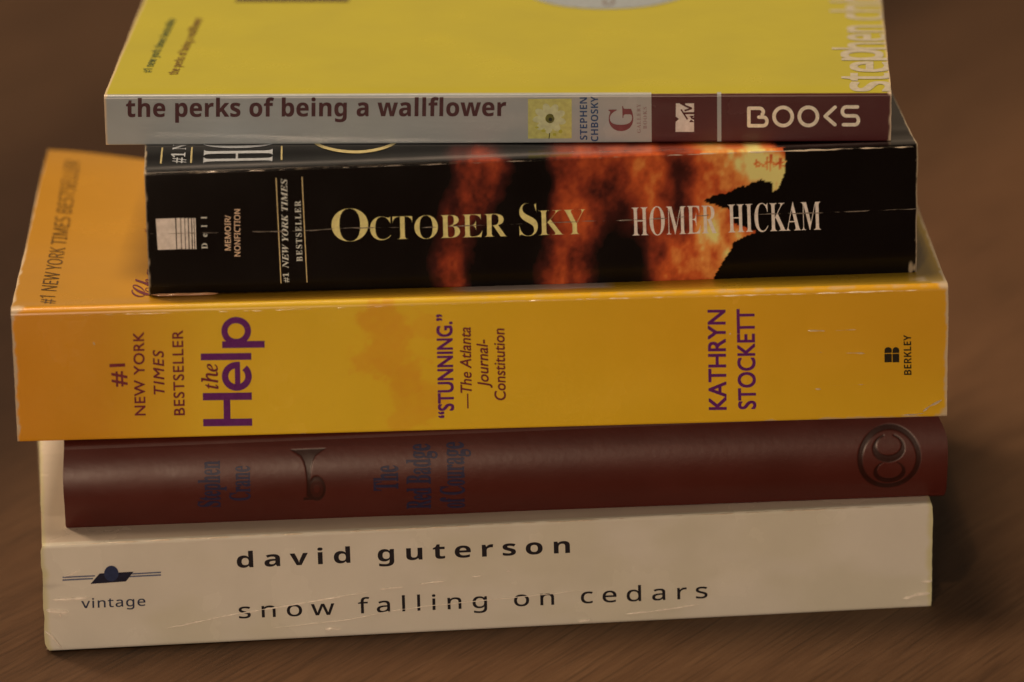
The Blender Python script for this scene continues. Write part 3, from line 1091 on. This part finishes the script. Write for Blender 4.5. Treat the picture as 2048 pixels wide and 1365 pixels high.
def os_art(px, py):
    w1 = (fbm(px / 46, py / 60, 51, 4) - .5) * 44
    w2 = (fbm(px / 60, py / 60, 61, 4) - .5) * 50
    X, Y = px + w1, py + w2

    def g(cx, cy, rx, ry, a=1.0):
        return a * sstep(1.85, 0, np.hypot((X - cx) / rx, (Y - cy) / ry))

    def union(*v):
        r = 0
        for q in v:
            r = 1 - (1 - r) * (1 - np.clip(q, 0, .99) * .9)
        return r
    mass = sstep(1060, 1130, X) * sstep(1590, 1540, X) * (.40 + .16 * (fbm(px / 60, py / 50, 57, 4) - .5))
    I = union(g(955, 320, 46, 70, .44), g(935, 395, 44, 75, .52), g(900, 505, 40, 80, .48), g(915, 565, 30, 60, .44), g(985, 350, 30, 130, .22), mass,
              g(1140, 330, 44, 80, .36), g(1165, 400, 44, 90, .46), g(1108, 440, 46, 50, .30), g(1140, 500, 58, 95, .42), g(1120, 560, 62, 60, .56),
              g(1215, 330, 60, 100, .14), g(1235, 300, 120, 26, .34), g(1278, 350, 56, 60, .50), g(1285, 420, 56, 80, .42),
              g(1420, 330, 60, 85, .50), g(1395, 410, 52, 60, .40), g(1480, 330, 70, 60, .62), g(1535, 335, 46, 70, .86), g(1440, 300, 130, 24, .50), g(1545, 366, 24, 36, .7),
              g(1380, 500, 92, 60, .60), g(1430, 480, 74, 60, .70), g(1350, 545, 74, 44, .48), g(1325, 450, 40, 70, .36))
    I = I * (1 - .55 * g(1346, 385, 34, 100)) * (1 - .92 * g(1250, 540, 60, 80)) * (1 - .9 * g(1035, 520, 44, 110)) * (1 - .5 * g(1205, 470, 30, 80))
    I = I * np.where(px < 1040, .80, np.interp(px, [1040, 1230, 1300, 1480], [.74, .74, .82, 1.0]))
    n1 = fbm(px / 26, py / 44, 71, 5)
    n2 = fbm(px / 70, py / 60, 77, 3)
    I = I * (.34 + .85 * n1 + .52 * n2) + .16 * (fbm(px / 8, py / 9, 81, 4) - .5) * sstep(.08, .4, I)
    band = sstep(1.0, .7, np.abs(py - 328 - .02 * (px - 1520)) / 7) * sstep(1.0, .85, np.abs(px - 1528) / 34)
    bars = np.maximum.reduce([sstep(1, .5, np.abs(px - q) / 3.0) * sstep(1, .8, np.abs(py - 326) / h) for q, h in ((1502, 9), (1524, 15), (1531, 20), (1550, 12))])
    I = I - .32 * np.clip(np.maximum(band * sstep(.35, .55, fbm(px / 5, py / 4, 99, 2)), bars), 0, 1) * sstep(.4, .7, I)
    st = [0, .14, .28, .46, .64, .82, 1.0]
    cl = np.array([BK, BK * 1.6, ink(48, 15, 9), ink(104, 35, 16), ink(148, 58, 22), ink(188, 98, 40), ink(216, 150, 76)])
    c = np.stack([np.interp(I, st, cl[:, i]) for i in range(3)], 1)
    sil = inside(px + 3 * (fbm(px / 7, py / 7, 91, 2) - .5), py + 3 * (fbm(px / 7, py / 7, 95, 2) - .5), SIL)
    c[sil] = BK
    return c


def os_spine(x, z, d):
    q = oaf(x, z)
    c = os_art(q[:, 0], q[:, 1])
    e = osk.L / 2 - np.abs(x)
    ht = osk.zt(x) - z
    hb = z - osk.zb(x)
    nn = fbm(x * 6, z * 6 + d * 6, 24, 3) - .5
    w = sstep(.035, .008, e + nn * .06)
    w = np.maximum(w, sstep(.07, .03, np.hypot(e - .13, (hb - .2) * .35) + nn * .03) * (x > 0) * .9)
    w = np.maximum(w, sstep(.05, .02, np.hypot(e - .05, (hb - .2) * .4) + nn * .03) * (x > 0) * .9)
    w = np.maximum(w, .45 * sstep(.03, .0, np.abs(ht - .03) + nn * .08 + .03))
    return mixc(c, np.array([.42, .37, .28]), np.clip(w, 0, 1))


def os_top(x, z, d):
    q = oaf(x, osk.zt(x) + d * .32)
    c = os_art(q[:, 0], q[:, 1])
    e = osk.L / 2 - np.abs(x)
    nn = fbm(x * 6, d * 3, 25, 3) - .5
    return mixc(c, np.array([.42, .37, .28]), sstep(.04, .01, e + nn * .06))


black_gloss = print_material('black_glossy_card', rough=.15, spec=.26, mottle=.05, bump=.02)
build_cover(osk, black_gloss, os_spine, os_top, xstep=.034, zstep=.034)
page_block(osk, pages)
GOLD = ink(186, 148, 82)
SIL_INK = ink(176, 158, 136)
GREY = ink(160, 144, 128)
lettering(osk, 'title_lettering', 'O', 'b', (664, 484), (737, 482), 66, GOLD, weight=-.016)
lettering(osk, 'title_lettering', 'CTOBER', 'b', (741, 481), (1015, 473.5), 47, GOLD, aspect=1.0, weight=-.014)
lettering(osk, 'title_lettering', 'S', 'b', (1039, 473), (1076, 472), 66, GOLD, weight=-.016)
lettering(osk, 'title_lettering', 'KY', 'b', (1078, 471.5), (1172, 469), 51, GOLD, weight=-.016)
lettering(osk, 'author_lettering', 'HOMER', 'b', (1265, 472), (1434, 467), 57, SIL_INK, weight=-.008)
lettering(osk, 'author_lettering', 'HICKAM', 'b', (1457, 466), (1642, 460), 57, SIL_INK, weight=-.008)
lettering(osk, 'publisher_name', 'Dell', 'b', (415, 498), (413.6, 433.5), 11.5, GREY, aspect=1.0)
lettering(osk, 'genre_note', 'MEMOIR/', 's', (461.5, 501), (461, 431), 11.5, ink(166, 128, 92), weight=.014)
lettering(osk, 'genre_note', 'NONFICTION', 's', (480.5, 513), (480, 418.5), 11.5, ink(166, 128, 92), weight=.014)
lettering(osk, 'bestseller_note', '#1', 'b', (577.5, 565), (577, 546), 11, GREY)
lettering(osk, 'bestseller_note', 'NEW YORK TIMES', 'bi', (577, 537), (574, 358), 12, GREY)
lettering(osk, 'bestseller_note', 'BESTSELLER', 'b', (605, 523), (601, 401.7), 11.5, GREY, aspect=.95)
marks(osk, 'printed_rule', ribbon([(552, 356), (557, 460), (562, 567)], 1.7) + ribbon([(604, 354), (609, 460), (614, 565)], 1.7), ink(176, 136, 84))
PBX = [[(311.5, 438), (350, 436.8), (352.5, 499), (315.5, 500)]]
for a, b_ in ((352.5, 360.5), (362, 368.5), (370, 375.5), (377.5, 382), (384, 387), (388.5, 391)):
    PBX.append([(a, 436.7), (b_, 436.5), (b_ + 1.9, 498.2), (a + 2, 498.6)])
marks(osk, 'publisher_emblem', PBX, ink(196, 174, 146))
GT, WT = ink(214, 176, 108, True), ink(196, 178, 160, True)
marks(osk, 'printed_rule', ribbon([(321.5, 328), (325, 296)], 3.2) + ribbon([(382, 327), (384, 295)], 3.2) + ribbon([(563, 321), (563.5, 293)], 3.2), GT, on='cover')
lettering(osk, 'author_lettering', 'HO', 'b', (547, 324), (549, 276), 143, WT, on='cover', hv=(-143, 3), weight=-.012)
lettering(osk, 'bestseller_note', '#1 N', 'b', (369, 327), (373, 290), 26, WT, on='cover', hv=(-27, 0))
marks(osk, 'title_lettering', ribbon(ell(710, 266, 94, 39, 20, 160, 24), 5.5), GT, on='cover')
CRK = np.array([.26, .23, .20])
creases(osk, 'fold_crease', [{'p': [(300, 468), (400, 466), (481, 464), (600, 462), (699, 456), (850, 455), (1010, 449), (1160, 443), (1300, 439), (1420, 430), (1603, 427), (1778, 420), (1836, 418)], 'gaps': .40, 'w': .022}],
        CRK, height=.013, seed=43, fade=False, rough=.3)
creases(osk, 'scuffed_edge', [{'p': [(292, 348.5), (500, 342), (900, 327.5), (1300, 312.5), (1600, 301), (1830, 292)], 'gaps': .52, 'w': .018}], np.array([.5, .45, .4]), height=.016, seed=47, fade=False)
creases(osk, 'scuffed_edge', [{'p': [(1400, 308), (1600, 301.5), (1700, 298), (1826, 293.5)], 'gaps': .42, 'w': .028}], np.array([.6, .55, .46]), seed=49, fade=False)
creases(osk, 'scuffed_edge', [{'p': [(303, 590), (370, 589), (436, 587)], 'gaps': .0, 'w': .045, 'h': .02}], np.array([.55, .30, .16]), seed=53)

# ---- top: thin yellow paperback ---------------------------------------------
prk = Book('paperback_book', 'thin yellow paperback topmost in the stack, grey spine with maroon lettering and end panels', -.2425, 1.5634, 10.492, .0459, 17.3, 1.125, 12.8,
           tilt=-.0023, rt=.07, rb=.04, wob=.012, seed=10)
prk.corners((207, 192), (1783, 186), (213, 291), (1782, 283))
prk.hinge = lambda x, d: .02 * sstep(0, .6, d)
_pl = [float(prk.hit(px, 240)[0]) for px in (1303, 1434.5, 1442.5)]
GRYW = ink(113, 105, 91)
PMAR = ink(54, 19, 16)
PYEL = ink(188, 157, 36, True)


def prk_spine(x, z, d):
    c = np.tile(GRYW, (len(x), 1))
    c = mixc(c, GRYW * np.array([1.12, 1.04, .96]), sstep(-2, 4, x))
    c = mixc(c, GRYW * .95, sstep(.4, .7, fbm(x * .7, z * 2, 3)))
    pan = ((x > _pl[0]) & (x < _pl[1])) | (x > _pl[2])
    c = np.where(pan[:, None], PMAR, c)
    onc = (d > prk.rt * .45) & (z > prk.t * .5)
    lim = np.where(pan, .02, .06)
    yel = sstep(lim, lim + .03, d) * (z > prk.t * .5)
    c = mixc(c, PYEL, yel)
    e = prk.L / 2 - np.abs(x)
    nn = fbm(x * 6, z * 6, 28, 3) - .5
    w = sstep(.045, .02, e + nn * .05)
    w = np.maximum(w, sstep(.09, .05, np.hypot(e, (prk.zt(x) - z)) + nn * .05))
    w = np.maximum(w, sstep(.08, .04, np.hypot(e, (z - prk.zb(x))) + nn * .05))
    return mixc(c, np.array([.62, .54, .42]), w)


def prk_top(x, z, d):
    c = np.tile(PYEL, (len(x), 1))
    c = mixc(c, PYEL * .985, sstep(.4, .7, fbm(x * .5, d * .5, 3)))
    e = prk.L / 2 - np.abs(x)
    return mixc(c, np.array([.66, .55, .42]), sstep(.05, .02, e) * .8)


build_cover(prk, satin, prk_spine, prk_top, xbreaks=_pl)
page_block(prk, pages)
PM = ink(50, 21, 20)
lettering(prk, 'title_lettering', 'the perks of being a wallflower', 'sb', (252, 234), (1012, 232), 35, PM, aspect=.97, weight=.008)
lettering(prk, 'author_lettering', 'STEPHEN', 'sb', (1174.5, 280), (1174, 195), 14.5, ink(34, 46, 62))
lettering(prk, 'author_lettering', 'CHBOSKY', 'sb', (1196.5, 283), (1196, 193), 14.5, ink(34, 46, 62))
lettering(prk, 'publisher_emblem', 'G', 'b', (1266, 262), (1265, 212), 47, ink(84, 38, 34))
lettering(prk, 'publisher_name', 'GALLERY', 'b', (1281.5, 266), (1281, 208), 7.5, ink(104, 76, 64), aspect=1.0)
lettering(prk, 'publisher_name', 'BOOKS', 'b', (1294, 258), (1293.5, 214), 7.5, ink(104, 76, 64), aspect=1.0)
LT = ink(158, 136, 112)
marks(prk, 'channel_emblem', [[(1351, 264), (1388, 264), (1388, 207), (1352, 207)]], LT)
marks(prk, 'channel_emblem', ribbon([(1362, 219), (1368, 228), (1375, 239)], 3.2) + ribbon([(1367, 227), (1378, 226.5), (1389, 226.5)], 4) + ribbon([(1360, 206), (1372, 212.5), (1383, 216.5)], 3.6)
      + ribbon([(1384, 216.5), (1377, 219), (1369, 221.5)], 3.6) + [[(1350, 232), (1358, 238), (1350, 245)], [(1389, 231.5), (1379, 232), (1383, 238)], [(1389, 240), (1382, 238), (1389, 234)], [(1389, 244.5), (1378, 244.5), (1382, 239)],
                                                                     [(1363, 206), (1370, 206), (1371, 211)]], PMAR, eps=.012)
k = lambda pts: [(1470 + x / 7.585, 190 + y / 7.585) for x, y in pts]
BP = []
BP += stroke(k([(362, 338), (430, 338)] + ell(432, 402, 52, 64, -80, 80, 14) + [(425, 468), (210, 468), (210, 203), (368, 203)] + ell(372, 258, 57, 55, -85, 45, 10)), 7.0, True)
BP += ribbon(k(ell(730, 328, 138, 138, 0, 360, 48)), 7.2) + ribbon(k(ell(1113, 326, 138, 138, 0, 360, 48)), 7.2)
BP += stroke(k([(1518, 187), (1368, 324), (1515, 452)]), 7.0, True)
BP += stroke(k([(1858, 183), (1690, 183)] + ell(1690, 251, 62, 68, -90, -270, 14) + [(1820, 318)] + ell(1820, 385, 52, 67, -90, 90, 14) + [(1645, 452)]), 7.0, True)
marks(prk, 'publisher_name', BP, ink(176, 146, 112))
marks(prk, 'flower_picture', [[(1056, 198), (1143.5, 197.5), (1143.5, 277), (1056, 277.5)]], ink(136, 122, 60))
fl = []
for kk in range(9):
    a = kk * 40 + 15
    cx, cy = 1099 + 21 * math.cos(math.radians(a)), 237 + 19 * math.sin(math.radians(a))
    fl.append([(cx + 13 * math.cos(t) * math.cos(math.radians(a)) - 8 * math.sin(t) * math.sin(math.radians(a)),
                cy + 12 * math.cos(t) * math.sin(math.radians(a)) + 7 * math.sin(t) * math.cos(math.radians(a))) for t in np.linspace(0, 2 * math.pi, 13)[:-1]])
marks(prk, 'flower_picture', fl, ink(140, 129, 86), eps=.012)
marks(prk, 'flower_picture', [ell(1100, 237, 9, 9.5, 0, 340, 18)], ink(66, 60, 18), eps=.016)
marks(prk, 'flower_picture', [ell(1101, 239, 4, 4, 0, 340, 12)] + ribbon([(1099.5, 266), (1098, 277)], 1.8), ink(28, 26, 10), eps=.020)
marks(prk, 'flower_picture', [ell(1087, 262, 5, 2.5, 0, 340, 10), ell(1109, 269, 4, 3, 0, 340, 10), ell(1121, 263, 4, 4, 0, 340, 10), ell(1074, 255, 4, 2, 0, 340, 10)], ink(124, 112, 34), eps=.016)
lettering(prk, 'bestseller_note', '#1 new york times bestseller', 'sb', (301, 146), (353, 38), 17, ink(84, 88, 38, True), on='cover', hv=(-18, 0))
lettering(prk, 'title_lettering', 'the perks of being a wallflower', 'sb', (355, 150), (406, 37), 18, ink(130, 88, 28, True), on='cover', hv=(-19, 0))
PNK = ink(196, 166, 128, True)
lettering(prk, 'author_lettering', 'ste', 's', (1781, 184), (1780, 124), 104, PNK, on='cover', hv=(-104, 0), weight=.018)
lettering(prk, 'author_lettering', 'p', 's', (1764, 122), (1762, 100), 104, PNK, on='cover', hv=(-104, 0), weight=.018)
lettering(prk, 'author_lettering', 'hen', 's', (1777, 100), (1774, 52), 104, PNK, on='cover', hv=(-104, 0), weight=.018)
lettering(prk, 'author_lettering', 'chbosky', 's', (1774, 41), (1764, -75), 104, PNK, on='cover', hv=(-104, 0), weight=.018)
_s0 = prk.hit(1213, 19, 'cover')
cc = [(1213, 0)]
st = [tuple((_s0[0] + 2.0 * math.cos(t), _s0[1] + 2.0 + 2.0 * math.sin(t))) for t in np.linspace(0, 2 * math.pi, 61)[:-1]]
lay(shape_mesh([st]), prk, 'cover', np.zeros(2), np.array([1., 0]), np.array([0, 1.]), 'round_sticker', ink_material('print_ink', ink(160, 150, 136, True)), .010, prk.cover, (.5, .5))
lettering(prk, 'sticker_lettering', 'U', 'sb', (1206, 13), (1229, 12), 14, ink(132, 108, 92, True), on='cover', hv=(0, -14), eps=.016)
_q0, _q1 = prk.hit(470, 4, 'cover'), prk.hit(697, 4, 'cover')
st = [tuple(_q0), tuple(_q1), (_q1[0], _q1[1] + 4.2), (_q0[0], _q0[1] + 4.2)]
lay(shape_mesh([st]), prk, 'cover', np.zeros(2), np.array([1., 0]), np.array([0, 1.]), 'cover_picture', ink_material('print_ink', ink(84, 56, 34, True)), .010, prk.cover, (.5, .5))
